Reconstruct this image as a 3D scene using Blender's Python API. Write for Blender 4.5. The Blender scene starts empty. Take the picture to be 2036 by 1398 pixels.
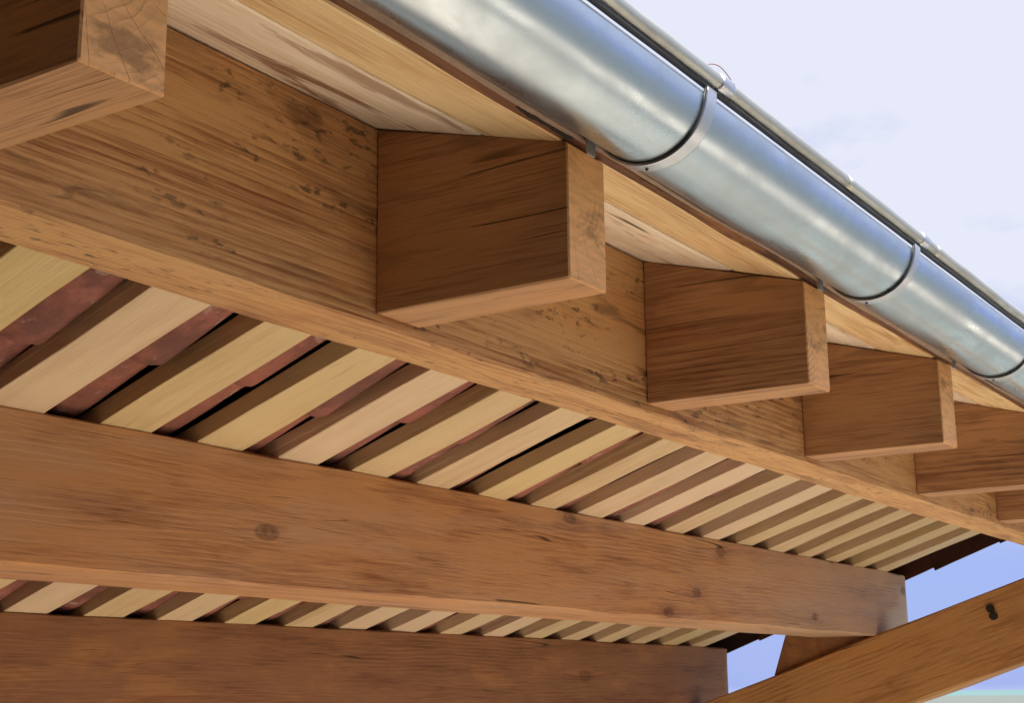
import bpy, bmesh, math, random
from mathutils import Vector, Matrix, noise
random.seed(7)
R = math.radians
sc = bpy.context.scene
C = sc.collection

# ------------------------------------------------------------------ camera
cam_d = bpy.data.cameras.new("camera"); cam = bpy.data.objects.new("camera", cam_d); C.objects.link(cam)
right = Vector((0.55310, -0.83307, -0.00855))
down = Vector((0.18844, 0.13510, -0.97275))
fwd = Vector((0.81152, 0.53642, 0.23170))
m3 = Matrix((right, -down, -fwd)).transposed()
cam.matrix_world = m3.to_4x4()
cam_d.sensor_fit = 'HORIZONTAL'; cam_d.sensor_width = 36.0
cam_d.lens = 36.0 * 2872.8 / 2036.0
cam_d.clip_start = 0.02; cam_d.clip_end = 3000
sc.camera = cam

# ------------------------------------------------------------------ sky, sun, exposure
SUN_EL, SUN_ROT = R(51.7), R(203.5)
sc.view_settings.view_transform = 'Standard'; sc.view_settings.look = 'None'
sc.view_settings.exposure = 1.42; sc.view_settings.gamma = 1
w = bpy.data.worlds.new("World"); sc.world = w; w.use_nodes = True
nt = w.node_tree; nt.nodes.clear()
def N(nt, t, **k):
    n = nt.nodes.new(t)
    for a, v in k.items():
        if a.startswith('i_'):
            n.inputs[a[2:].replace('_', ' ')].default_value = v
        else: setattr(n, a, v)
    return n
def LK(nt, a, b): nt.links.new(a, b)
sky = N(nt, 'ShaderNodeTexSky', sky_type='NISHITA', sun_disc=False, sun_elevation=SUN_EL, sun_rotation=SUN_ROT)
sky.air_density = 1.0; sky.dust_density = 0.6; sky.ozone_density = 2.0
bg = N(nt, 'ShaderNodeBackground'); bg.inputs['Strength'].default_value = 0.06
tc = N(nt, 'ShaderNodeTexCoord')
mp = N(nt, 'ShaderNodeMapping'); mp.inputs['Scale'].default_value = (1.0, 1.0, 2.2)
cn = N(nt, 'ShaderNodeTexNoise'); cn.inputs['Scale'].default_value = 3.2; cn.inputs['Detail'].default_value = 7; cn.inputs['Roughness'].default_value = .55
sep = N(nt, 'ShaderNodeSeparateXYZ')
ramp = N(nt, 'ShaderNodeMapRange'); ramp.inputs['From Min'].default_value = .36; ramp.inputs['From Max'].default_value = .62
hgt = N(nt, 'ShaderNodeMapRange'); hgt.inputs['From Min'].default_value = .075; hgt.inputs['From Max'].default_value = .17
hgt.inputs['To Min'].default_value = .16; hgt.interpolation_type = 'SMOOTHSTEP'
low = N(nt, 'ShaderNodeMapRange'); low.inputs['From Min'].default_value = .008; low.inputs['From Max'].default_value = -.01
low.inputs['To Max'].default_value = .8
add = N(nt, 'ShaderNodeMath', operation='ADD')
mul = N(nt, 'ShaderNodeMath', operation='MULTIPLY')
mx2 = N(nt, 'ShaderNodeMath', operation='MAXIMUM')
mul2 = N(nt, 'ShaderNodeMath', operation='MULTIPLY'); mul2.inputs[1].default_value = .93
mix = N(nt, 'ShaderNodeMix', data_type='RGBA'); mix.inputs['B'].default_value = (5.2, 5.32, 5.98, 1)
LK(nt, tc.outputs['Generated'], mp.inputs['Vector']); LK(nt, mp.outputs[0], cn.inputs['Vector'])
LK(nt, tc.outputs['Generated'], sep.inputs[0]); LK(nt, cn.outputs['Fac'], ramp.inputs['Value'])
LK(nt, sep.outputs['Z'], hgt.inputs['Value']); LK(nt, sep.outputs['Z'], low.inputs['Value'])
LK(nt, ramp.outputs[0], add.inputs[0]); add.inputs[1].default_value = .64; add.use_clamp = True
LK(nt, add.outputs[0], mul.inputs[0]); LK(nt, hgt.outputs[0], mul.inputs[1])
LK(nt, mul.outputs[0], mx2.inputs[0]); LK(nt, low.outputs[0], mx2.inputs[1])
LK(nt, mx2.outputs[0], mul2.inputs[0]); LK(nt, mul2.outputs[0], mix.inputs['Factor'])
tint = N(nt, 'ShaderNodeMix', data_type='RGBA'); tint.inputs['Factor'].default_value = .9; tint.inputs['B'].default_value = (1.6, 2.35, 5.5, 1)
LK(nt, sky.outputs[0], tint.inputs['A']); LK(nt, tint.outputs['Result'], mix.inputs['A']); LK(nt, mix.outputs['Result'], bg.inputs['Color'])
wo = N(nt, 'ShaderNodeOutputWorld'); LK(nt, bg.outputs[0], wo.inputs[0])

sd = bpy.data.lights.new("sun", 'SUN'); sd.energy = 5.0; sd.angle = R(0.5); sd.color = (1, .95, .86)
sun = bpy.data.objects.new("sun", sd); C.objects.link(sun)
sv = Vector((math.sin(SUN_ROT) * math.cos(SUN_EL), math.cos(SUN_ROT) * math.cos(SUN_EL), math.sin(SUN_EL)))
sun.rotation_euler = (-sv).to_track_quat('-Z', 'Y').to_euler(); sun.location = sv * 20

# ------------------------------------------------------------------ materials
def newmat(name):
    m = bpy.data.materials.new(name); m.use_nodes = True
    m.node_tree.nodes.clear()
    b = N(m.node_tree, 'ShaderNodeBsdfPrincipled'); o = N(m.node_tree, 'ShaderNodeOutputMaterial')
    LK(m.node_tree, b.outputs[0], o.inputs[0])
    return m, m.node_tree, b

def math_(nt, op, a, b=None, c=None, clamp=False):
    n = N(nt, 'ShaderNodeMath', operation=op); n.use_clamp = clamp
    for i, v in enumerate((a, b, c)):
        if v is None: continue
        if isinstance(v, (int, float)): n.inputs[i].default_value = v
        else: LK(nt, v, n.inputs[i])
    return n.outputs[0]
def mixc(nt, f, a, b, mode='MIX'):
    n = N(nt, 'ShaderNodeMix', data_type='RGBA', blend_type=mode)
    for s, v in (('Factor', f), ('A', a), ('B', b)):
        if isinstance(v, (int, float)): n.inputs[s].default_value = v
        elif isinstance(v, tuple): n.inputs[s].default_value = (*v, 1) if len(v) == 3 else v
        else: LK(nt, v, n.inputs[s])
    return n.outputs['Result']
def rng(nt, v, a, b, c=0.0, d=1.0, smooth=True):
    n = N(nt, 'ShaderNodeMapRange'); n.interpolation_type = 'SMOOTHSTEP' if smooth else 'LINEAR'
    n.inputs['From Min'].default_value = a; n.inputs['From Max'].default_value = b
    n.inputs['To Min'].default_value = c; n.inputs['To Max'].default_value = d
    LK(nt, v, n.inputs['Value']); return n.outputs[0]
def vmap(nt, v, s, o=(0, 0, 0)):
    n = N(nt, 'ShaderNodeMapping'); n.inputs['Scale'].default_value = s; n.inputs['Location'].default_value = o
    LK(nt, v, n.inputs['Vector']); return n.outputs[0]
def noi(nt, v, scale=1, detail=4, rough=.5, dist=0):
    n = N(nt, 'ShaderNodeTexNoise'); n.inputs['Scale'].default_value = scale; n.inputs['Detail'].default_value = detail
    n.inputs['Roughness'].default_value = rough; n.inputs['Distortion'].default_value = dist
    LK(nt, v, n.inputs['Vector']); return n.outputs['Fac']

def wood(name, light, dark, ring=120.0, ringamt=.55, knotcol=(.10, .04, .018), knots=.62, hue=None,
         stain=None, stain_amt=0.0, rough=.62, pith=(.05, .07), warp=.03, sawn=.0, greyed=0.0, fleck=0.0, kscale=1.0, skylit_endgrey=0.0, orange=.3, check=.85, endlight=None):
    """solid timber: local X is the length of the piece"""
    m, nt, b = newmat(name)
    tc = N(nt, 'ShaderNodeTexCoord'); oi = N(nt, 'ShaderNodeObjectInfo')
    rnd = oi.outputs['Random']
    cx = N(nt, 'ShaderNodeCombineXYZ')
    LK(nt, math_(nt, 'MULTIPLY', rnd, 41.0), cx.inputs[0])
    LK(nt, math_(nt, 'MULTIPLY', math_(nt, 'SUBTRACT', rnd, .5), .10), cx.inputs[1])
    va = N(nt, 'ShaderNodeVectorMath', operation='ADD')
    LK(nt, tc.outputs['Object'], va.inputs[0]); LK(nt, cx.outputs[0], va.inputs[1])
    v = va.outputs[0]
    # knots
    kv = N(nt, 'ShaderNodeTexVoronoi'); kv.inputs['Scale'].default_value = 1.0; kv.inputs['Randomness'].default_value = 1
    wv = noi(nt, vmap(nt, v, (9, 9, 9)), 1, 2)
    kin = N(nt, 'ShaderNodeVectorMath', operation='ADD'); LK(nt, vmap(nt, v, (2.6 * kscale, 5.5 * kscale, 5.5 * kscale)), kin.inputs[0])
    kw = N(nt, 'ShaderNodeCombineXYZ'); LK(nt, math_(nt, 'MULTIPLY', wv, .25), kw.inputs[1]); LK(nt, kw.outputs[0], kin.inputs[1])
    LK(nt, kin.outputs[0], kv.inputs['Vector'])
    ks = N(nt, 'ShaderNodeSeparateColor'); LK(nt, kv.outputs['Color'], ks.inputs[0])
    kon = rng(nt, ks.outputs[0], knots, knots + .02)
    ksz = math_(nt, 'ADD', math_(nt, 'MULTIPLY', math_(nt, 'POWER', ks.outputs[1], 2.0), .11), .022)
    kd = math_(nt, 'DIVIDE', kv.outputs['Distance'], ksz)
    kcore = math_(nt, 'MULTIPLY', rng(nt, kd, 1.15, .8), kon)
    kring = math_(nt, 'MULTIPLY', math_(nt, 'MULTIPLY', rng(nt, kd, 1.5, 1.1), rng(nt, kd, .85, 1.05)), kon)
    kfall = math_(nt, 'MULTIPLY', rng(nt, kd, 4.5, .8), kon)
    # annual rings
    w1 = noi(nt, vmap(nt, v, (.9, 5, 5)), 1, 3); w2 = noi(nt, vmap(nt, v, (1.3, 6, 6), (3, 7, 1)), 1, 3)
    sx = N(nt, 'ShaderNodeSeparateXYZ'); LK(nt, v, sx.inputs[0])
    y = math_(nt, 'ADD', math_(nt, 'ADD', sx.outputs[1], pith[0]), math_(nt, 'MULTIPLY', w1, warp))
    z = math_(nt, 'ADD', math_(nt, 'ADD', sx.outputs[2], pith[1]), math_(nt, 'MULTIPLY', w2, warp))
    r = math_(nt, 'SQRT', math_(nt, 'ADD', math_(nt, 'MULTIPLY', y, y), math_(nt, 'MULTIPLY', z, z)))
    r = math_(nt, 'ADD', r, math_(nt, 'MULTIPLY', kfall, .012))
    jit = math_(nt, 'MULTIPLY', noi(nt, vmap(nt, v, (1.2, 22, 22)), 1, 2), 1.2)
    ph = math_(nt, 'FRACT', math_(nt, 'ADD', math_(nt, 'MULTIPLY', r, ring), jit))
    late = math_(nt, 'MULTIPLY', rng(nt, ph, .1, .85), rng(nt, ph, 1.0, .9))
    amp = noi(nt, vmap(nt, v, (.7, 9, 9), (5, 5, 5)), 1, 2)
    late = math_(nt, 'MULTIPLY', late, rng(nt, amp, .35, .68, .0, 1.0))
    fib = noi(nt, vmap(nt, v, (7, 230, 230)), 1, 4, .65)
    mid = noi(nt, vmap(nt, v, (1.4, 17, 17), (2, 9, 4)), 1, 5, .6, .35)
    blot = noi(nt, vmap(nt, v, (1.5, 4.5, 4.5), (8, 1, 2)), 1, 4, .6)
    f = math_(nt, 'MULTIPLY', late, ringamt)
    f = math_(nt, 'ADD', f, rng(nt, mid, .36, .7, -.16, .38))
    f = math_(nt, 'ADD', f, rng(nt, fib, .35, .7, -.25, .4))
    f = math_(nt, 'ADD', f, rng(nt, blot, .36, .68, -.16, .28))
    f = math_(nt, 'ADD', f, math_(nt, 'MULTIPLY', kfall, .35), clamp=True)
    col = mixc(nt, f, light, dark)
    ora = noi(nt, vmap(nt, v, (2.2, 8, 8), (7, 7, 1)), 1, 4, .6, .4)
    col = mixc(nt, rng(nt, ora, .5, .68, 0, orange), col, mixc(nt, f, (.56, .24, .07), (.30, .09, .03)))
    if hue:
        r2 = math_(nt, 'FRACT', math_(nt, 'MULTIPLY', rnd, 17.3))
        r3 = math_(nt, 'FRACT', math_(nt, 'MULTIPLY', rnd, 53.7))
        col = mixc(nt, math_(nt, 'MULTIPLY', r2, .6), col, mixc(nt, rng(nt, r3, .4, .6), hue[0], hue[1]))
    if greyed:
        g = noi(nt, vmap(nt, v, (1.0, 7, 7), (1, 4, 2)), 1, 4, .6)
        col = mixc(nt, rng(nt, g, .42, .66, 0, greyed), col, (.50, .45, .43))
    if stain:
        s = noi(nt, vmap(nt, v, (2.6, 17, 17), (4, 2, 8)), 1, 5, .62, .6)
        s2 = noi(nt, vmap(nt, v, (.8, 3, 3), (14, 2, 8)), 1, 2)
        col = mixc(nt, math_(nt, 'MULTIPLY', rng(nt, s, .54, .64), rng(nt, s2, .35, .6, .1, stain_amt)), col, stain)
    if skylit_endgrey:
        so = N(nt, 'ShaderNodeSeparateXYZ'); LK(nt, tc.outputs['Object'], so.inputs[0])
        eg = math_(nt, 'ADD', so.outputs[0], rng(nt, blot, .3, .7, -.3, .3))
        e1 = math_(nt, 'ADD', rng(nt, eg, skylit_endgrey - 2.8, skylit_endgrey, 0, .4), rng(nt, eg, skylit_endgrey, skylit_endgrey + .25, 0, .4))  # greyed wood end, with the sky light on it painted in too
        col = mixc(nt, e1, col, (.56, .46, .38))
    if fleck:
        q = noi(nt, vmap(nt, v, (26, 70, 70), (4, 2, 8)), 1, 3, .6)
        q2 = noi(nt, vmap(nt, v, (2.4, 9, 9), (9, 3, 1)), 1, 3, .6)
        col = mixc(nt, math_(nt, 'MULTIPLY', math_(nt, 'MULTIPLY', rng(nt, q, .56, .66), rng(nt, q2, .47, .58)), fleck), col, (.05, .03, .02))
    kn = noi(nt, vmap(nt, v, (30, 30, 30)), 1, 3)
    gn = N(nt, 'ShaderNodeSeparateXYZ'); LK(nt, tc.outputs['Normal'], gn.inputs[0])
    isend = rng(nt, math_(nt, 'ABSOLUTE', gn.outputs[0]), .6, .8)
    if endlight:
        # sawn cut end: paler, with saw scratches across it and a few radial drying splits
        sw1 = noi(nt, vmap(nt, v, (1, 18, 110)), 1, 3, .5); sp = noi(nt, vmap(nt, v, (1, 6, 14), (3, 3, 9)), 1, 5, .65)
        ec = mixc(nt, rng(nt, sw1, .35, .75), endlight, tuple(q_ * .78 for q_ in endlight))
        ec = mixc(nt, math_(nt, 'MULTIPLY', late, .35), ec, (.40, .19, .07))
        ec = mixc(nt, rng(nt, sp, .56, .68, 0, .6), ec, (.22, .10, .05))
        yy = math_(nt, 'ARCTAN2', y, z)
        rs = noi(nt, vmap(nt, v, (0, 5, 5), (2, 2, 2)), 1, 2)
        sr = math_(nt, 'FRACT', math_(nt, 'ADD', math_(nt, 'MULTIPLY', yy, 3.1), math_(nt, 'MULTIPLY', rs, .5)))
        sr = math_(nt, 'MULTIPLY', rng(nt, math_(nt, 'ABSOLUTE', math_(nt, 'SUBTRACT', sr, .5)), .012, .003), rng(nt, sp, .40, .52))
        ec = mixc(nt, math_(nt, 'MULTIPLY', sr, .8), ec, (.06, .025, .012))
        col = mixc(nt, isend, col, ec)
    cn_ = noi(nt, vmap(nt, v, (.45, 11, 11), (3, 11, 6)), 1, 1, .4)
    cg = noi(nt, vmap(nt, v, (2.2, 6, 6), (13, 1, 6)), 1, 2, .5)
    ck = math_(nt, 'MULTIPLY', rng(nt, math_(nt, 'ABSOLUTE', math_(nt, 'SUBTRACT', cn_, .5)), .0055, .0015), rng(nt, cg, .55, .62))
    ck = math_(nt, 'MULTIPLY', math_(nt, 'MULTIPLY', ck, check), math_(nt, 'SUBTRACT', 1.0, isend))
    col = mixc(nt, ck, col, (.045, .02, .01))
    col = mixc(nt, math_(nt, 'MULTIPLY', kcore, rng(nt, kn, .3, .7, .25, .75)), col, knotcol)
    col = mixc(nt, math_(nt, 'MULTIPLY', kring, .45), col, (.07, .03, .015))
    LK(nt, col, b.inputs['Base Color'])
    b.inputs['Roughness'].default_value = rough
    b.inputs['Specular IOR Level'].default_value = .25
    h = math_(nt, 'ADD', math_(nt, 'MULTIPLY', fib, .6), math_(nt, 'MULTIPLY', late, -.5))
    h = math_(nt, 'ADD', h, math_(nt, 'MULTIPLY', mid, .8))
    h = math_(nt, 'ADD', h, math_(nt, 'MULTIPLY', ck, -2.0))
    if sawn:
        sw = N(nt, 'ShaderNodeTexWave'); sw.inputs['Scale'].default_value = 28; sw.inputs['Distortion'].default_value = 2.5; sw.inputs['Detail'].default_value = 2
        LK(nt, v, sw.inputs['Vector']); h = math_(nt, 'ADD', h, math_(nt, 'MULTIPLY', sw.outputs['Fac'], sawn))
    bp = N(nt, 'ShaderNodeBump'); bp.inputs['Strength'].default_value = .5; bp.inputs['Distance'].default_value = .003
    LK(nt, h, bp.inputs['Height']); LK(nt, bp.outputs[0], b.inputs['Normal'])
    return m

M_beam = wood('douglas_beam', (.58, .33, .145), (.25, .09, .032), ring=75, ringamt=.5, fleck=.7, sawn=.12, pith=(.10, .12), stain=(.11, .05, .03), stain_amt=.5, check=.35)
M_beam2 = wood('douglas_purlin', (.52, .255, .105), (.22, .07, .026), endlight=(.5, .4, .32), ring=60, ringamt=.25, pith=(.05, .2), warp=.07, greyed=.15, knots=.3, kscale=1.25, skylit_endgrey=9.05)
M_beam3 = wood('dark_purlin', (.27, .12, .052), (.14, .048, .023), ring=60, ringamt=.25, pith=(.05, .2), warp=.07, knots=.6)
M_tail = wood('rafter_wood', (.49, .27, .135), (.19, .08, .048), endlight=(.92, .48, .20), ring=80, ringamt=.5, pith=(.02, -.16), knots=.75, stain=(.12, .05, .03), stain_amt=.4)
M_diag = wood('brace_wood', (.50, .255, .095), (.25, .10, .038), ring=55, ringamt=.4, pith=(.03, .1), warp=.08, knots=.35, kscale=1.0)
M_slat = wood('pine_slat', (.60, .455, .29), (.43, .285, .15), ring=100, ringamt=.2, knots=.93, orange=.12, check=.15, hue=((.60, .48, .22), (.72, .56, .45)), rough=.55, pith=(.2, .1))
M_board = wood('pine_soffit', (.80, .62, .38), (.52, .31, .14), ring=70, ringamt=.5, knots=.85, stain=(.34, .16, .05), stain_amt=.5, pith=(.12, .05))
M_board_old = wood('grey_soffit', (.86, .76, .66), (.66, .52, .40), ring=55, ringamt=.5, knots=.8, stain=(.30, .17, .11), stain_amt=1.0, greyed=.2, pith=(.12, .05))
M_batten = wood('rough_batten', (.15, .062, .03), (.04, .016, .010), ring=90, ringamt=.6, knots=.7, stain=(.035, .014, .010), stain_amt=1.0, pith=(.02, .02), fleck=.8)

def tile_mat(name, a, bcol, c):
    m, nt, b = newmat(name)
    tc = N(nt, 'ShaderNodeTexCoord'); oi = N(nt, 'ShaderNodeObjectInfo')
    va = N(nt, 'ShaderNodeVectorMath', operation='ADD'); cx = N(nt, 'ShaderNodeCombineXYZ')
    LK(nt, math_(nt, 'MULTIPLY', oi.outputs['Random'], 30.0), cx.inputs[0])
    LK(nt, tc.outputs['Object'], va.inputs[0]); LK(nt, cx.outputs[0], va.inputs[1]); v = va.outputs[0]
    n1 = noi(nt, v, 9, 5, .6); n2 = noi(nt, v, 60, 4, .6); n3 = noi(nt, v, 14, 5, .65, .5)
    col = mixc(nt, rng(nt, n1, .35, .65), a, bcol)
    col = mixc(nt, oi.outputs['Random'], col, mixc(nt, .45, col, (.30, .09, .05)))
    col = mixc(nt, rng(nt, n3, .6, .68, 0, .7), col, c)
    col = mixc(nt, rng(nt, n2, .5, .8, 0, .5), col, (.06, .03, .025))
    LK(nt, col, b.inputs['Base Color']); b.inputs['Roughness'].default_value = .85
    bp = N(nt, 'ShaderNodeBump'); bp.inputs['Strength'].default_value = .6; bp.inputs['Distance'].default_value = .004
    LK(nt, n2, bp.inputs['Height']); LK(nt, bp.outputs[0], b.inputs['Normal'])
    return m
M_tile = tile_mat('terracotta', (.30, .105, .085), (.13, .05, .045), (.38, .28, .26))

def metal(name, base, rough, amt=1.0):
    m, nt, b = newmat(name)
    tc = N(nt, 'ShaderNodeTexCoord'); v = tc.outputs['Object']
    s1 = noi(nt, vmap(nt, v, (1.3, 16, 16)), 1, 2, .4); s2 = noi(nt, vmap(nt, v, (26, 26, 26)), 1, 4, .6)
    s3 = noi(nt, vmap(nt, v, (5, 9, 9), (3, 3, 3)), 1, 5, .6, .6)
    c = mixc(nt, rng(nt, s3, .35, .7), base, tuple(x * .78 for x in base))
    c = mixc(nt, rng(nt, s2, .62, .78, 0, .1 * amt), c, (.28, .30, .31))
    s4 = noi(nt, vmap(nt, v, (.7, 30, 30), (9, 1, 3)), 1, 3, .6)
    c = mixc(nt, rng(nt, s4, .5, .7, 0, .22), c, (.36, .40, .44))
    LK(nt, c, b.inputs['Base Color']); b.inputs['Metallic'].default_value = 1.0
    LK(nt, math_(nt, 'ADD', rng(nt, s3, .3, .7, rough - .05, rough + .08), rng(nt, s2, .4, .7, 0, .02)), b.inputs['Roughness'])
    bp = N(nt, 'ShaderNodeBump'); bp.inputs['Strength'].default_value = .22; bp.inputs['Distance'].default_value = .004
    LK(nt, math_(nt, 'MULTIPLY', s1, .45), bp.inputs['Height']); LK(nt, bp.outputs[0], b.inputs['Normal'])
    return m
M_zinc = metal('zinc', (.50, .60, .73), .30)
M_bead = metal('zinc_bead', (.46, .48, .48), .5, 1.6)
M_strap = metal('galvanised_strap', (.56, .60, .70), .38)
def plain(name, col, rough=.7, spec=.3):
    m, nt, b = newmat(name)
    tc = N(nt, 'ShaderNodeTexCoord'); n = noi(nt, tc.outputs['Object'], 40, 4)
    LK(nt, mixc(nt, n, tuple(x * .7 for x in col), tuple(min(1, x * 1.25) for x in col)), b.inputs['Base Color'])
    b.inputs['Roughness'].default_value = rough; b.inputs['Specular IOR Level'].default_value = spec
    return m
M_shade_black = plain('shade_black', (.02, .022, .026), .5)  # near-black for the shade lines of the gutter
M_blackout = plain('blackout_sheet', (.035, .03, .028), .95, .1)
M_wire = plain('copper_wire', (.22, .09, .08), .5)
M_mortar = plain('mortar', (.30, .22, .18), .95, .1)
M_bolt = plain('dark_iron', (.02, .018, .016), .6)

def ground_mat(name, GC):
    m, nt, b = newmat(name)
    tc = N(nt, 'ShaderNodeTexCoord'); v = tc.outputs['Object']
    n1 = noi(nt, v, .35, 5, .6); n2 = noi(nt, v, 6, 6, .65); n3 = noi(nt, v, 60, 4, .6)
    c = mixc(nt, rng(nt, n2, .3, .7), GC[0], GC[1])
    c = mixc(nt, rng(nt, n1, .5, .65, 0, .6), c, GC[2])
    c = mixc(nt, rng(nt, n3, .4, .7, 0, .4), c, GC[3])
    LK(nt, c, b.inputs['Base Color']); b.inputs['Roughness'].default_value = .95
    bp = N(nt, 'ShaderNodeBump'); bp.inputs['Distance'].default_value = .03
    LK(nt, n3, bp.inputs['Height']); LK(nt, bp.outputs[0], b.inputs['Normal'])
    return m
M_ground = ground_mat('meadow', ((.11, .13, .125), (.085, .105, .10), (.14, .145, .13), (.07, .08, .075)))
M_terrace = ground_mat('pale_gravel', ((.82, .68, .51), (.76, .63, .46), (.70, .58, .43), (.62, .51, .38)))
M_shading_strip = ground_mat('shading_ground', ((.035, .05, .015), (.03, .04, .012), (.06, .05, .03), (.02, .025, .01)))
M_yard = ground_mat('grey_gravel', ((.29, .30, .25), (.25, .26, .215), (.24, .24, .20), (.20, .20, .17)))
M_wall = ground_mat('shading_wall_dark', ((.10, .06, .04), (.08, .05, .035), (.07, .05, .035), (.05, .035, .025)))
M_verge = tile_mat('dark_verge_tile', (.035, .022, .02), (.02, .015, .014), (.06, .05, .045))
M_hill = plain('hill', (.10, .17, .18), .95, .1)  # bluish teal has distance haze put into the colour

# ------------------------------------------------------------------ helpers
def link(name, me, mat, parent=None, loc=(0, 0, 0), rot=None):
    o = bpy.data.objects.new(name, me); C.objects.link(o)
    if mat and not me.materials: me.materials.append(mat)
    if rot is not None: o.matrix_world = Matrix.Translation(loc) @ rot.to_4x4()
    else: o.location = loc
    if parent: o.parent = parent
    return o
def tag(o, label=None, cat=None, group=None, kind=None):
    if label: o['label'] = label
    if cat: o['category'] = cat
    if group: o['group'] = group
    if kind: o['kind'] = kind
    return o
def bm_mesh(bm, name, smooth=False):
    bmesh.ops.recalc_face_normals(bm, faces=bm.faces[:])
    me = bpy.data.meshes.new(name); bm.to_mesh(me); bm.free()
    if smooth:
        for p in me.polygons: p.use_smooth = True
    return me
def loft(bm, rings, cap=True, closed=True):
    vs = [[bm.verts.new(p) for p in r] for r in rings]
    n = len(vs[0])
    for a, b in zip(vs, vs[1:]):
        for i in range(n if closed else n - 1):
            j = (i + 1) % n
            bm.faces.new((a[i], a[j], b[j], b[i]))
    if cap:
        bm.faces.new(vs[0][::-1]); bm.faces.new(vs[-1])
    return vs
_seed = [0.0]
def timber(L, W, H, seg=.05, ch=.003, wob=.0012, top=None, bot=None, endch=.002, wane=0.0):
    """local X along the length 0..L, Y 0..W, Z 0..H; top/bot(x) give z at a station"""
    _seed[0] += 13.7; s0 = _seed[0]
    bm = bmesh.new(); n = max(2, int(L / seg)); rings = []
    xs = [0, endch] + [L * i / n for i in range(1, n)] + [L - endch, L]
    for k, x in enumerate(xs):
        e = endch if k in (0, len(xs) - 1) else 0
        zt = top(x) if top else H; zb = bot(x) if bot else 0.0
        ring = []
        for ci, (cy, cz, sy, sz) in enumerate(((0, zb, 1, 1), (W, zb, -1, 1), (W, zt, -1, -1), (0, zt, 1, -1))):
            nn = noise.noise(Vector((x * 3 + s0, ci * 7.1, 0)))
            c = ch * (1 + .8 * nn) + wane * max(0, noise.noise(Vector((x * 1.7 + s0, ci * 3.3, 5))))
            c = max(c, .0008)
            dy = wob * noise.noise(Vector((x * 2.3 + s0, ci * 5.7, 9))) * 2
            dz = wob * noise.noise(Vector((x * 2.3 + s0, ci * 5.7, 19))) * 2
            py, pz = cy + sy * e + dy, cz + sz * e + dz
            a = (x, py + sy * c, pz); b_ = (x, py, pz + sz * c)
            ring += [b_, a] if ci in (0, 2) else [a, b_]
        rings.append(ring)
    loft(bm, rings)
    return bm_mesh(bm, 'timber')
def tube(pts, r, n=8, cap=True):
    bm = bmesh.new(); rings = []
    for i, p in enumerate(pts):
        p = Vector(p); a = Vector(pts[max(0, i - 1)]); b = Vector(pts[min(len(pts) - 1, i + 1)])
        t = (b - a).normalized(); u = t.cross(Vector((0, 0, 1)))
        if u.length < .1: u = t.cross(Vector((0, 1, 0)))
        u.normalize(); v = t.cross(u)
        rr = r(i) if callable(r) else r
        rings.append([p + (u * math.cos(q) + v * math.sin(q)) * rr for q in [2 * math.pi * k / n for k in range(n)]])
    loft(bm, rings, cap)
    return bm
def rows(x, y, z):   # rotation from local axes given as world vectors
    return Matrix((x, y, z)).transposed()

# key dimensions (metres, the camera's eye at the origin)
Y1, Y1B = 1.450, 1.583           # main beam faces
ZB = 0.594                       # main beam underside
SL = R(18.5); TS = math.tan(SL)  # inner roof slope
SE = R(16.04); TE = math.tan(SE) # eave slope
ZT = 0.936
def slat_z(y): return ZT - TS * (y - 1.6)     # underside plane of the small rafters
def eave_z(y): return ZT + TE * (y - Y1)      # underside plane of the soffit boards
XL, XR = -1.6, 7.62
AX, AY, AZ = Vector((1, 0, 0)), Vector((0, 1, 0)), Vector((0, 0, 1))
D = Vector((0, math.cos(SL), -math.sin(SL)))      # down the inner slope
ND = Vector((0, math.sin(SL), math.cos(SL)))      # its normal
E_ = Vector((0, -math.cos(SE), -math.sin(SE)))    # down the eave slope
NE = Vector((0, -math.sin(SE), math.cos(SE)))
ORD = ['first', 'second', 'third', 'fourth', 'fifth', 'sixth', 'seventh', 'eighth', 'ninth', 'tenth', 'eleventh', 'twelfth',
       'thirteenth', 'fourteenth', 'fifteenth', 'sixteenth', 'seventeenth', 'eighteenth', 'nineteenth', 'twentieth', 'twenty-first', 'twenty-second', 'twenty-third', 'twenty-fourth', 'twenty-fifth', 'twenty-sixth']

# ------------------------------------------------------------------ setting
GZ = -2.6
bm = bmesh.new()
ring_r = [0, 3, 6, 12, 25, 60, 150, 400, 1200]
prev = None
for k, rr in enumerate(ring_r[1:]):
    cur = [bm.verts.new((rr * math.cos(a), rr * math.sin(a), 0)) for a in [2 * math.pi * i / 48 for i in range(48)]]
    if prev is None: bm.faces.new(cur)
    else:
        for i in range(48): bm.faces.new((prev[i], prev[(i + 1) % 48], cur[(i + 1) % 48], cur[i]))
    prev = cur
tag(link('ground', bm_mesh(bm, 'ground'), M_ground, loc=(2, 1, GZ)), kind='structure')
def slab(name, x0, x1, y0, y1, h, m):
    bm = bmesh.new(); n = 12
    loft(bm, [[Vector((x0 + (x1 - x0) * i / n, y, z)) for y, z in ((y0, 0), (y1, 0), (y1, h), (y0, h))] for i in range(n + 1)])
    tag(link(name, bm_mesh(bm, name), m, loc=(0, 0, GZ)), kind='structure')
slab('shading_strip', -1.78, .98, -1.49, 7, .04, M_shading_strip)  # dark ground strip added out of view to deepen shade on timber sides
slab('terrace', 1.0, 5.8, -.6, 7, .05, M_terrace)
slab('gravel_yard', 5.802, 16, -.6, 9, .04, M_yard)
slab('path', -1.7, 60, -3.4, -1.5, .03, M_terrace)
bm = bmesh.new(); loft(bm, [[Vector((x, y, z)) for x, y in ((0, 0), (.5, 0), (.5, 25), (0, 25))] for z in (0, 2, 4, 6.6)])
bmesh.ops.bevel(bm, geom=[e for e in bm.edges if e.calc_length() < 3], offset=.02, segments=2)
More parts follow.
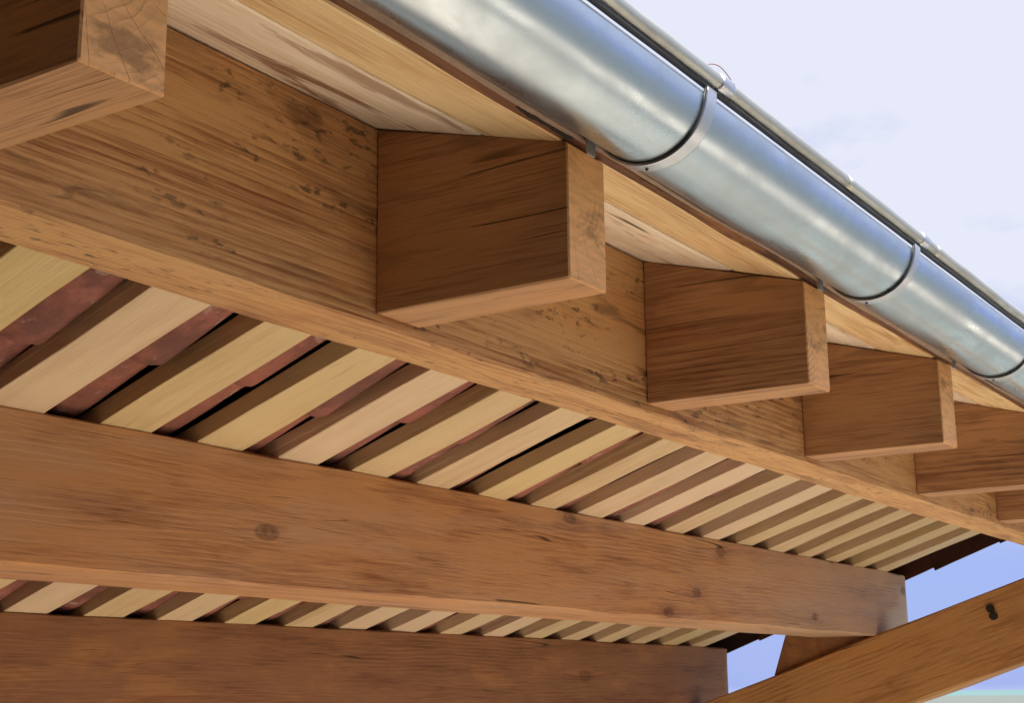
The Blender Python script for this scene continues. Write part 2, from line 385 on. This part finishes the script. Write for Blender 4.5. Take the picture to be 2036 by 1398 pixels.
tag(link('shading_wall', bm_mesh(bm, 'wall'), M_wall, loc=(-2.3, -16, GZ)), 'tall dark wall added unseen behind the camera to shade the left-facing timber', 'wall')  # unseen wall added to darken the timber faces turned towards it
bm = bmesh.new(); lo = []; hi = []; bk = []
for i in range(160):
    a = math.pi * 2 * i / 160; rr = 950
    h = 3 + 14 * max(0, noise.noise(Vector((math.cos(a) * 4, math.sin(a) * 4, 2)))) + 3 * noise.noise(Vector((math.cos(a) * 15, math.sin(a) * 15, 7)))
    lo.append(bm.verts.new((rr * math.cos(a), rr * math.sin(a), -3))); hi.append(bm.verts.new(((rr + 40) * math.cos(a), (rr + 40) * math.sin(a), max(1, h))))
    bk.append(bm.verts.new(((rr + 110) * math.cos(a), (rr + 110) * math.sin(a), -3)))
for i in range(160):
    j = (i + 1) % 160
    bm.faces.new((lo[i], lo[j], hi[j], hi[i])); bm.faces.new((hi[i], hi[j], bk[j], bk[i]))
tag(link('hills', bm_mesh(bm, 'hills', True), M_hill, loc=(0, 0, GZ)), kind='structure')

# ------------------------------------------------------------------ main beam
o = link('timber_beam', timber(8.3 - XL, Y1B - Y1, .9355 - ZB, seg=.04, ch=.003, wob=.0014, wane=.004), M_beam, loc=(XL, Y1, ZB))
tag(o, 'long sawn wall beam with knots and dark flecks, carrying the projecting rafter ends', 'beam')
# tiny pencilled ring on the beam face
bm = bmesh.new()
def torus_pts(c, u, v, a, b, n=20): return [c + u * a * math.cos(2 * math.pi * i / n) + v * b * math.sin(2 * math.pi * i / n) for i in range(n)]

# ------------------------------------------------------------------ rafter tails (projecting blocks)
TAILX = [-.06, .862, 1.787, 2.722, 3.600, 4.515, 5.43, 6.34, 7.25]
TW, TL = .114, Y1 - 1.078
TZ = .611
rt = rows(-AY, AX, AZ)          # local X outward, local Y along the beam  (left handed fix below)
def tail_mesh():
    # local X outwards (world -Y), local Y -> world X ; built mirrored so normals are recalculated
    me = timber(TL, TW, .3, seg=.03, ch=.0022, wob=.0012, top=lambda x: eave_z(Y1 - x) - TZ - .0015, endch=.0025, wane=.002)
    return me
tail_names = {0: 'square rafter end above the top left corner of the photo', 1: 'nearest square rafter end at the top left, pale underside and scorched looking end face',
              2: 'second projecting rafter end, with the darkest side, where the first gutter band meets the eave',
              3: 'third projecting rafter end from the left, beside the second gutter band',
              4: 'fourth projecting rafter end from the left, smaller, under the far part of the gutter',
              5: 'fifth projecting rafter end from the left, cut by the right edge of the photo',
              6: 'sixth projecting rafter end, only its far corner seen at the right edge'}
for i, x in enumerate(TAILX):
    me = tail_mesh()
    # mirror so that local Y keeps pointing to world X while local X points to world -Y
    mt = Matrix(((0, 1, 0), (-1, 0, 0), (0, 0, 1)))   # proper rotation: local X -> -Y, local Y -> +X
    o = link('rafter_tail', me, M_tail, loc=(x, Y1 - .001, TZ), rot=mt)
    tag(o, tail_names.get(i, 'projecting rafter end %s along the eave, beyond the right edge of the photo' % ORD[i]), 'rafter end', 'rafter ends projecting from the main beam')

# ------------------------------------------------------------------ soffit boards
re_ = rows(AX, E_ * -1, NE)     # local Y up the eave slope
def board(yA, yB, th, mat, name, lab, lift=0, wob=.0012, seg=.05, wane=.0):
    # between world Y yA (outer) and yB (inner)
    wdt = (yB - yA) / math.cos(SE)
    o = link(name, timber(8.2 - XL, wdt, th, seg=seg, ch=.0025, wob=wob, wane=wane), mat, rot=rows(AX, -E_, NE), loc=(XL, yA, eave_z(yA) + lift))
    tag(o, lab, 'board', 'soffit boards over the rafter ends'); return o
board(1.088, 1.232, .024, M_board, 'soffit_board', 'outer yellow soffit board running just behind the gutter')
board(1.2385, 1.46, .024, M_board_old, 'soffit_board', 'inner greyish soffit board with brown stains, against the main beam')
# rough eave batten standing on the outer board edge
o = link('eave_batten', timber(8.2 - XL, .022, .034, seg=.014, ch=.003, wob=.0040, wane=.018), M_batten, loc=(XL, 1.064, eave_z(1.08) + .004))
tag(o, 'rough dark brown batten closing the eave between soffit board and gutter', 'batten')
bt = o
bm = bmesh.new(); rg = []
for k in range(15):
    x = k * .011; a = .0035 + .003 * noise.noise(Vector((k * .45, 3, 3))) if 0 < k < 14 else .0006
    rg.append([Vector((x, 0, -a)), Vector((x, .012, -a)), Vector((x, .012, a)), Vector((x, 0, a))])
loft(bm, rg); link('dark_gap', bm_mesh(bm, 'gap'), M_blackout, parent=bt, loc=(1.645 - XL, .0005, .0015))
o = link('drip_edge', timber(8.2 - XL, .012, .008, seg=.03, ch=.0015, wob=.0028, wane=.003), M_mortar, loc=(XL, 1.053, .8305))
tag(o, 'thin pinkish mortar fillet running between the rough batten and the gutter', 'trim')

# ------------------------------------------------------------------ slats (small rafters of the inner slope)
SX = [.01, .32, .63, .94, 1.25, 1.561, 1.874, 2.184, 2.487, 2.780, 3.081, 3.378, 3.684, 3.995, 4.308, 4.622, 4.942, 5.262, 5.59, 5.915, 6.235, 6.575, 6.93, 7.27]
SWD = .158
STH = .048
def rafter_len(): return 3.75
rd = rows(D, AX, ND)   # det? D x AX = ?
det = D.cross(AX).dot(ND)
slat_cols = {5: 'wide yellowish rafter, cut by the left edge of the photo', 6: 'pale cream rafter, first one seen whole at the left',}
for i, x in enumerate(SX):
    # local X along D, local Y = -AX (to stay right handed), local Z = ND
    lx, lz = D, ND; ly = lz.cross(lx)
    me = timber(rafter_len(), SWD + .005 * math.sin(i * 7.7), STH, seg=.12, ch=.0018, wob=.0028)
    y0 = 1.50; jz = .0015 * math.sin(i * 12.3)
    base = Vector((x if ly.x > 0 else x + SWD, y0, slat_z(y0) + .0008 + abs(jz)))
    o = link('small_rafter', me, M_slat, loc=base, rot=rows(lx, ly, lz))
    k = i - 4
    lab = ('pale flat rafter, %s from the left edge along the main beam' % ORD[k - 1]) if k >= 1 else \
          'pale flat rafter to the left of the photo, %s before its edge' % ORD[-k]
    tag(o, lab, 'rafter', 'pale flat rafters of the inner roof slope')

# ------------------------------------------------------------------ purlins
def purlin(y, xr, z_top, h, wd, lab, m=M_beam2):
    xl = XL
    L = xr - xl
    me = timber(L, wd, h, seg=.03, ch=.004, wob=.002, wane=.005, endch=.018)
    # weathered saw-cut end: taper the last part a little
    for v in me.vertices:
        t = max(0, (v.co.x - (L - .20)) / .20)
        if v.co.y < wd * .5: v.co.y += .085 * max(0, t - .45) ** 1.5
        if v.co.z < h * .5: v.co.x += .012 * t
        v.co.x += .022 * noise.noise(v.co * 7) * (1 if t > .9 else 0)
        if t > .1:
            v.co.y += .008 * t * noise.noise(v.co * 14 + Vector((3, 3, 3))); v.co.z += .009 * t * noise.noise(v.co * 14)
    o = link('timber_beam', me, m, loc=(xl, y, z_top - h)); tag(o, lab, 'beam'); return o
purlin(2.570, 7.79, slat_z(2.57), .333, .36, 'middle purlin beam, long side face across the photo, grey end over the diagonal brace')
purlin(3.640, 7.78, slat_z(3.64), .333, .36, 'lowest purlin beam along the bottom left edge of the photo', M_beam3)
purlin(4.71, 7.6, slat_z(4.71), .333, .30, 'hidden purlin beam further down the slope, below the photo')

# ------------------------------------------------------------------ diagonal principal rafter carrying the purlins
zd = lambda y: .281 - TS * (y - 2.57)
Ld = 3.9
lx, lz = D, ND; ly = lz.cross(lx)
y0 = 1.45
DW = .17; DH = .3885 * math.cos(SL)
base = Vector((7.2 if ly.x > 0 else 7.2 + DW, y0, zd(y0))) - ND * DH
o = link('principal_rafter', timber(Ld, DW, DH - .001, seg=.05, ch=.006, wob=.003, wane=.006), M_diag, loc=base, rot=rows(lx, ly, lz))
tag(o, 'thick knotty diagonal timber crossing the bottom right corner under the purlins', 'rafter')
# bolt head
bm = bmesh.new()
for q, dz in ((0, .019), (1, -.019)):
    bmesh.ops.create_cone(bm, cap_ends=True, segments=10, radius1=.021, radius2=.019, depth=.014, matrix=Matrix.Translation((0, .0, dz)) @ Matrix.Rotation(R(90), 4, 'X'))
pb = Vector((7.194, 1.985, .371))
b = link('bolt', bm_mesh(bm, 'bolt'), M_bolt, loc=o.matrix_world.inverted() @ pb, parent=o)
# wedge block on the downhill side of the middle purlin
bm = bmesh.new()
prof = [(2.60, zd(2.60) + .001), (3.15, zd(3.15) + .001), (3.08, .285), (2.96, .56), (2.934, .56), (2.934, .2768), (2.60, .2768)]
loft(bm, [[Vector((x, y, z)) for y, z in prof] for x in (7.235, 7.34)])
bmesh.ops.translate(bm, verts=bm.verts[:], vec=(-7.235, -2.932, -zd(2.932)))
tag(link('purlin_block', bm_mesh(bm, 'purlin_block'), M_beam3, loc=(7.235, 2.932, zd(2.932))), 'dark reddish wedge block on the diagonal timber behind the middle purlin', 'wedge block')
# post under the far end of the diagonal
tag(link('timber_post', timber(zd(1.45) - DH - GZ - .02, .17, .17, seg=.2, ch=.006, wob=.002), M_diag, rot=rows(AZ, AX, AY), loc=(7.2, 1.5, GZ)),
    'square timber post under the diagonal timber, outside the right edge', 'post')

# ------------------------------------------------------------------ tiles
def tile_mesh(L, w0, w1, depth, th, up, seg=12):
    s0 = random.random() * 50
    bm = bmesh.new(); rings = []
    for k in range(9):
        t = k / 8; x = L * t; wv = w0 + (w1 - w0) * t
        out, inn = [], []
        for i in range(seg + 1):
            a = math.pi * i / seg
            nn = 1 + .03 * noise.noise(Vector((t * 3 + s0, math.cos(a) * 2, math.sin(a) * 2)))
            out.append(Vector((x, wv * math.cos(a) * nn, up * depth * math.sin(a) * nn)))
            inn.append(Vector((x, (wv - th) * math.cos(a) * nn, up * (depth - th) * math.sin(a) * nn)))
        if k in (0, 8):
            for i, p in enumerate(out):
                dx = .006 * noise.noise(Vector((i * .6 + s0, k, 0))); p.x += dx; inn[i].x += dx
        rings.append(out + inn[::-1])
    loft(bm, rings)
    me = bm_mesh(bm, 'tile', True); me.materials.append(M_tile); return me
CH = [tile_mesh(.44, .095, .080, .050, .013, -1) for _ in range(5)]
CV = [tile_mesh(.44, .088, .102, .058, .013, 1) for _ in range(3)]
EXPO = .29
TOP = STH + .001
lx, lz = D, ND; ly = lz.cross(lx)
RD = rows(lx, ly, lz)
S_START = 1.36
gaps = [(SX[i] + SWD + SX[i + 1]) / 2 for i in range(len(SX) - 1)] + [SX[-1] + SWD + .073]
NC = 13
for gi, gx in enumerate(gaps):
    for c in range(NC):
        s = c * EXPO + random.uniform(-.02, .02) + (gi % 3) * .03
        y = S_START + s * math.cos(SL)
        if y > 4.9: continue
        p = Vector((gx, y, slat_z(y))) + ND * (TOP + .047 + random.uniform(0, .007)) + AX * random.uniform(-.004, .004)
        rot = RD @ Matrix.Rotation(R(3.6 + random.uniform(-.8, .8)), 3, 'Y') @ Matrix.Rotation(R(random.uniform(-2.8, 2.8)), 3, 'Z') @ Matrix.Rotation(R(random.uniform(-6, 6)), 3, 'X')
        o = link('channel_tile', random.choice(CH), None, loc=p, rot=rot)
        k = gi - 4
        gl = ('%s gap between rafters from the left' % ORD[k]) if k >= 0 else ('%s gap beyond the left edge' % ORD[-k - 1])
        if gi == len(gaps) - 1: gl = 'past the last pale rafter'
        tag(o, 'terracotta channel tile, %s below the main beam, %s' % (ORD[c], gl), 'roof tile', 'terracotta channel tiles between the rafters')
covers = [x + SWD / 2 for x in SX] + [gaps[-1] + .10]
for gi, gx in enumerate(covers):
    for c in range(NC):
        s = c * EXPO + random.uniform(-.01, .01) + .08
        y = S_START + s * math.cos(SL)
        if y > 4.9: continue
        p = Vector((gx, y, slat_z(y))) + ND * (TOP + .066)
        rot = RD @ Matrix.Rotation(R(-1.9), 3, 'Y') @ Matrix.Rotation(R(random.uniform(-1, 1)), 3, 'Z')
        o = link('cover_tile', random.choice(CV), None, loc=p, rot=rot)
        tag(o, 'terracotta cover tile hidden above pale rafter row %s, course %s' % (ORD[gi], ORD[c]), 'roof tile', 'terracotta cover tiles on the rafters')
for c in range(NC):
    s = c * .37; y = S_START + s * math.cos(SL) + .012 * math.sin(c * 3.3)
    if y > 4.9: continue
    bm = bmesh.new(); rings = []
    for k in range(9):
        x = .40 * k / 8; w_ = .0015 * noise.noise(Vector((x * 9, c * 4, 0)))
        # L shaped section: flat top over the tiles, flange hanging past the beam ends
        sec = [(0, .100), (0, .114), (.345, .112), (.345, -.004), (.330, -.004), (.330, .098)]
        rings.append([Vector((x, -a, b_ + w_ - (.014 * k / 8 if b_ < 0 else 0))) for a, b_ in sec])
    loft(bm, rings); me = bm_mesh(bm, 'verge'); me.materials.append(M_verge)
    lx, lz = D, ND; ly = lz.cross(lx); sg = 1 if ly.x > 0 else -1
    if sg > 0:
        for v in me.vertices: v.co.y = -v.co.y
        me.flip_normals()
    o = link('verge_tile', me, None, loc=Vector((7.47 + .005 * (c % 2), y, slat_z(y))) + ND * (.004 * (c % 2)), rot=RD @ Matrix.Rotation(R(.15 * math.sin(c * 5)), 3, 'Z'))
    tag(o, 'dark verge tile on the stepped right edge of the roof, %s from the main beam' % ORD[c], 'roof tile', 'dark verge tiles')
# dark sheets added within the roof to block light and blacken tile gaps
def sheet(name, lab, x0, x1, p0, dirv, L, nrm, th):
    bm = bmesh.new()
    rings = []
    for k in range(13):
        q = p0 + dirv * (L * k / 12)
        rings.append([q + AX * (x0), q + AX * (x1), q + AX * x1 + nrm * th, q + AX * x0 + nrm * th])
    loft(bm, rings); return tag(link(name, bm_mesh(bm, name), M_blackout), lab, 'light-blocking sheet')
sheet('blackout_sheet', 'added dark sheet over the inner slope, standing in for black shade beside the channel tiles', XL, 7.50,
      Vector((0, 1.46, slat_z(1.46))) + ND * (TOP + .064), D, 3.6, ND, .003)
sheet('blackout_sheet', 'added dark sheet over the soffit boards, blocking light at the eave', XL, 8.15,
      Vector((0, 1.46, eave_z(1.46))) + NE * .046, E_, .475, NE, .003)
# eave tiles over the soffit, their noses reach over the gutter
EV = [tile_mesh(.46, .082, .096, .062, .013, 1) for _ in range(3)]
EC = [tile_mesh(.46, .098, .084, .050, .013, -1) for _ in range(3)]
lx, lz = E_, NE; ly = lz.cross(lx); RE = rows(lx, ly, lz)
x = -1.4; k = 0
while x < 8.0:
    p = Vector((x, 1.47, eave_z(1.47))) + NE * .100 + AX * random.uniform(-.005, .005)
    tag(link('eave_tile', random.choice(EC), None, loc=p, rot=RE @ Matrix.Rotation(R(random.uniform(-1, 1)), 3, 'Z')), 'channel tile over the gutter, number %s along the eave' % ORD[min(k, 25)] if k < 26 else 'channel tile over the far end of the gutter', 'roof tile', 'eave channel tiles above the gutter')
    p = Vector((x + .155, 1.47, eave_z(1.47))) + NE * .112
    tag(link('eave_tile', random.choice(EV), None, loc=p, rot=RE @ Matrix.Rotation(R(random.uniform(-1, 1)), 3, 'Z')), 'cover tile over the gutter, number %s along the eave' % ORD[min(k, 25)] if k < 26 else 'cover tile over the far end of the gutter', 'roof tile', 'eave cover tiles above the gutter')
    x += .31; k += 1
RG = [tile_mesh(.46, .13, .145, .10, .014, 1) for _ in range(2)]
x = -1.6; k = 0
while x < 7.5:
    tag(link('ridge_tile', random.choice(RG), None, loc=(x, 1.46, 1.035), rot=Matrix.Rotation(R(-1.5), 3, 'Y')), 'ridge tile %s along the top of the roof, hidden from below' % ORD[k], 'roof tile', 'ridge tiles')
    x += .38; k += 1
# mortar lumps squeezed out between tiles
for i, (lx_, ly_) in enumerate(((1.80, 2.44), (2.12, 2.30), (2.13, 2.22), (2.42, 2.40))):
    bm = bmesh.new(); bmesh.ops.create_icosphere(bm, subdivisions=3, radius=1)
    for v in bm.verts:
        v.co *= 1 + .45 * noise.noise(v.co * 1.6 + Vector((i * 9, 0, 0))) + .12 * noise.noise(v.co * 6)
        v.co = Vector((v.co.x * .040, v.co.y * .013, v.co.z * .006))
    p = Vector((lx_, ly_, slat_z(ly_))) + ND * .0475
    tag(link('mortar_lump', bm_mesh(bm, 'mortar', True), M_mortar, loc=p, rot=Matrix.Rotation(-SL, 3, 'X') @ Matrix.Rotation(R(30 + i * 25), 3, 'Z')),
        'pale mortar lump stuck under a roof tile, %s counted from the left' % ORD[i], 'mortar', 'mortar lumps under the tiles')

# ------------------------------------------------------------------ gutter
GY, GZc, GR = .939, .862, .093
g = bpy.data.objects.new('roof_gutter', None); C.objects.link(g); g.location = (XL, GY, GZc)
tag(g, 'half-round zinc gutter with strap hangers hung along the eave', 'gutter')
XE = 8.2
def arc_sweep(xs, r, th, a0, a1, n=40, wob=0.0, oy=0, oz=0):
    bm = bmesh.new(); rings = []
    for x in xs:
        o_, i_ = [], []
        for k in range(n + 1):
            a = a0 + (a1 - a0) * k / n
            rr = r + wob * noise.noise(Vector((x * 1.3, math.cos(a) * 1.5, math.sin(a) * 1.5 + 40)))
            o_.append(Vector((x, oy + rr * math.cos(a), oz + rr * math.sin(a)))); i_.append(Vector((x, oy + (rr - th) * math.cos(a), oz + (rr - th) * math.sin(a))))
        rings.append(o_ + i_[::-1])
    loft(bm, rings); return bm
nx = int((XE - XL) / .04)
bm = arc_sweep([(XE - XL) * i / nx for i in range(nx + 1)], GR, .0012, R(-14), R(-176), wob=.0012)
# front face goes on up to the bead
link('channel', bm_mesh(bm, 'gutter', True), M_zinc, parent=g)
BY, BZ, BR = .8475 - GY, .8885 - GZc, .0125
# folded bead in lengths
joints = [0, 1.20, 1.865, 2.36, 2.86, 3.70, 4.6, 5.6, 6.6, XE]
jl = [0] + [j - XL for j in joints[1:-1]] + [XE - XL]
for a, b in zip(jl, jl[1:]):
    n = max(3, int((b - a) / .03)); s = a * 3.1
    pts = [(a + (b - a) * i / n, BY + .0012 * noise.noise(Vector((s + i * .21, 0, 0))), BZ + .0014 * noise.noise(Vector((s + i * .21, 5, 0)))) for i in range(n + 1)]
    pts[-1] = (b - .0015, pts[-1][1], pts[-1][2])
    link('bead', bm_mesh(tube(pts, lambda i, s=s: BR * (1 + .05 * noise.noise(Vector((s + i * .4, 9, 0)))), 14), 'bead', True), M_bead, parent=g)
# black tube standing in for the shade in the undercut below the bead
n = nx
link('undercut_shade', bm_mesh(tube([((XE - XL) * i / n, -GR + .004, .0085 + .0006 * noise.noise(Vector((i * .3, 0, 0)))) for i in range(n + 1)], .0046, 8), 'undercut_dark', True), M_shade_black, parent=g)
HX = [-.06, .86, 1.795, 2.722, 3.625, 4.54, 5.45, 6.36, 7.27]
for hx in HX:
    x = hx - XL
    e = .030
    # flat strap hugging the underside, open hook at the front and a tail nailed to the batten
    h = link('hanger_strap', bm_mesh(arc_sweep([x, x + .002, x + e - .002, x + e], GR + .0058, .0042, R(-12), R(-181)), 'strap', True), M_strap, parent=g)
    for p in h.data.polygons: p.use_smooth = abs(p.normal.x) < .5
    link('strap_shade_ring', bm_mesh(arc_sweep([x - .0020, x - .0001], GR + .0024, .0022, R(-14), R(-179)), 'shade_ring', True), M_shade_black, parent=g)  # black ring standing in for the shadow at the strap's edge
    bm = bmesh.new(); bmesh.ops.create_uvsphere(bm, u_segments=10, v_segments=6, radius=.0028)
    ra = R(-82); link('rivet', bm_mesh(bm, 'rivet', True), M_bolt, parent=g, loc=(x + .016, (GR + .006) * math.cos(ra), (GR + .006) * math.sin(ra)))
    # clip over the bead
    bm = tube([(x + .045, BY, BZ), (x + .048, BY, BZ), (x + .082, BY, BZ), (x + .085, BY, BZ)], lambda i: BR * (1.1 if i in (0, 3) else 1.2), 16)
    link('bead_clip', bm_mesh(bm, 'clip', True), M_strap, parent=g)
    # back tail plate
    bm = bmesh.new(); bmesh.ops.create_cube(bm, size=1)
    for v in bm.verts:
        v.co = Vector((v.co.x * .024 + .012, v.co.y * .004 + .108, v.co.z * .075 - .020))
        if v.co.z < -.04: v.co.x = v.co.x * .9 + .002
    bmesh.ops.bevel(bm, geom=bm.edges[:], offset=.001, segments=1)
    link('fixing_plate', bm_mesh(bm, 'plate'), M_strap, parent=g, loc=(x, 0, 0))
# small red wire curling over the gutter
wp = []
for i in range(16):
    t = i / 15
    wp.append(Vector((1.835 + .10 * t, .862, .915 + .017 * math.sin(math.pi * t * .9) + .002)))
tag(link('red_wire', bm_mesh(tube(wp, .0008, 6), 'wire', True), M_wire), 'thin reddish wire end curling above the gutter bead', 'wire')
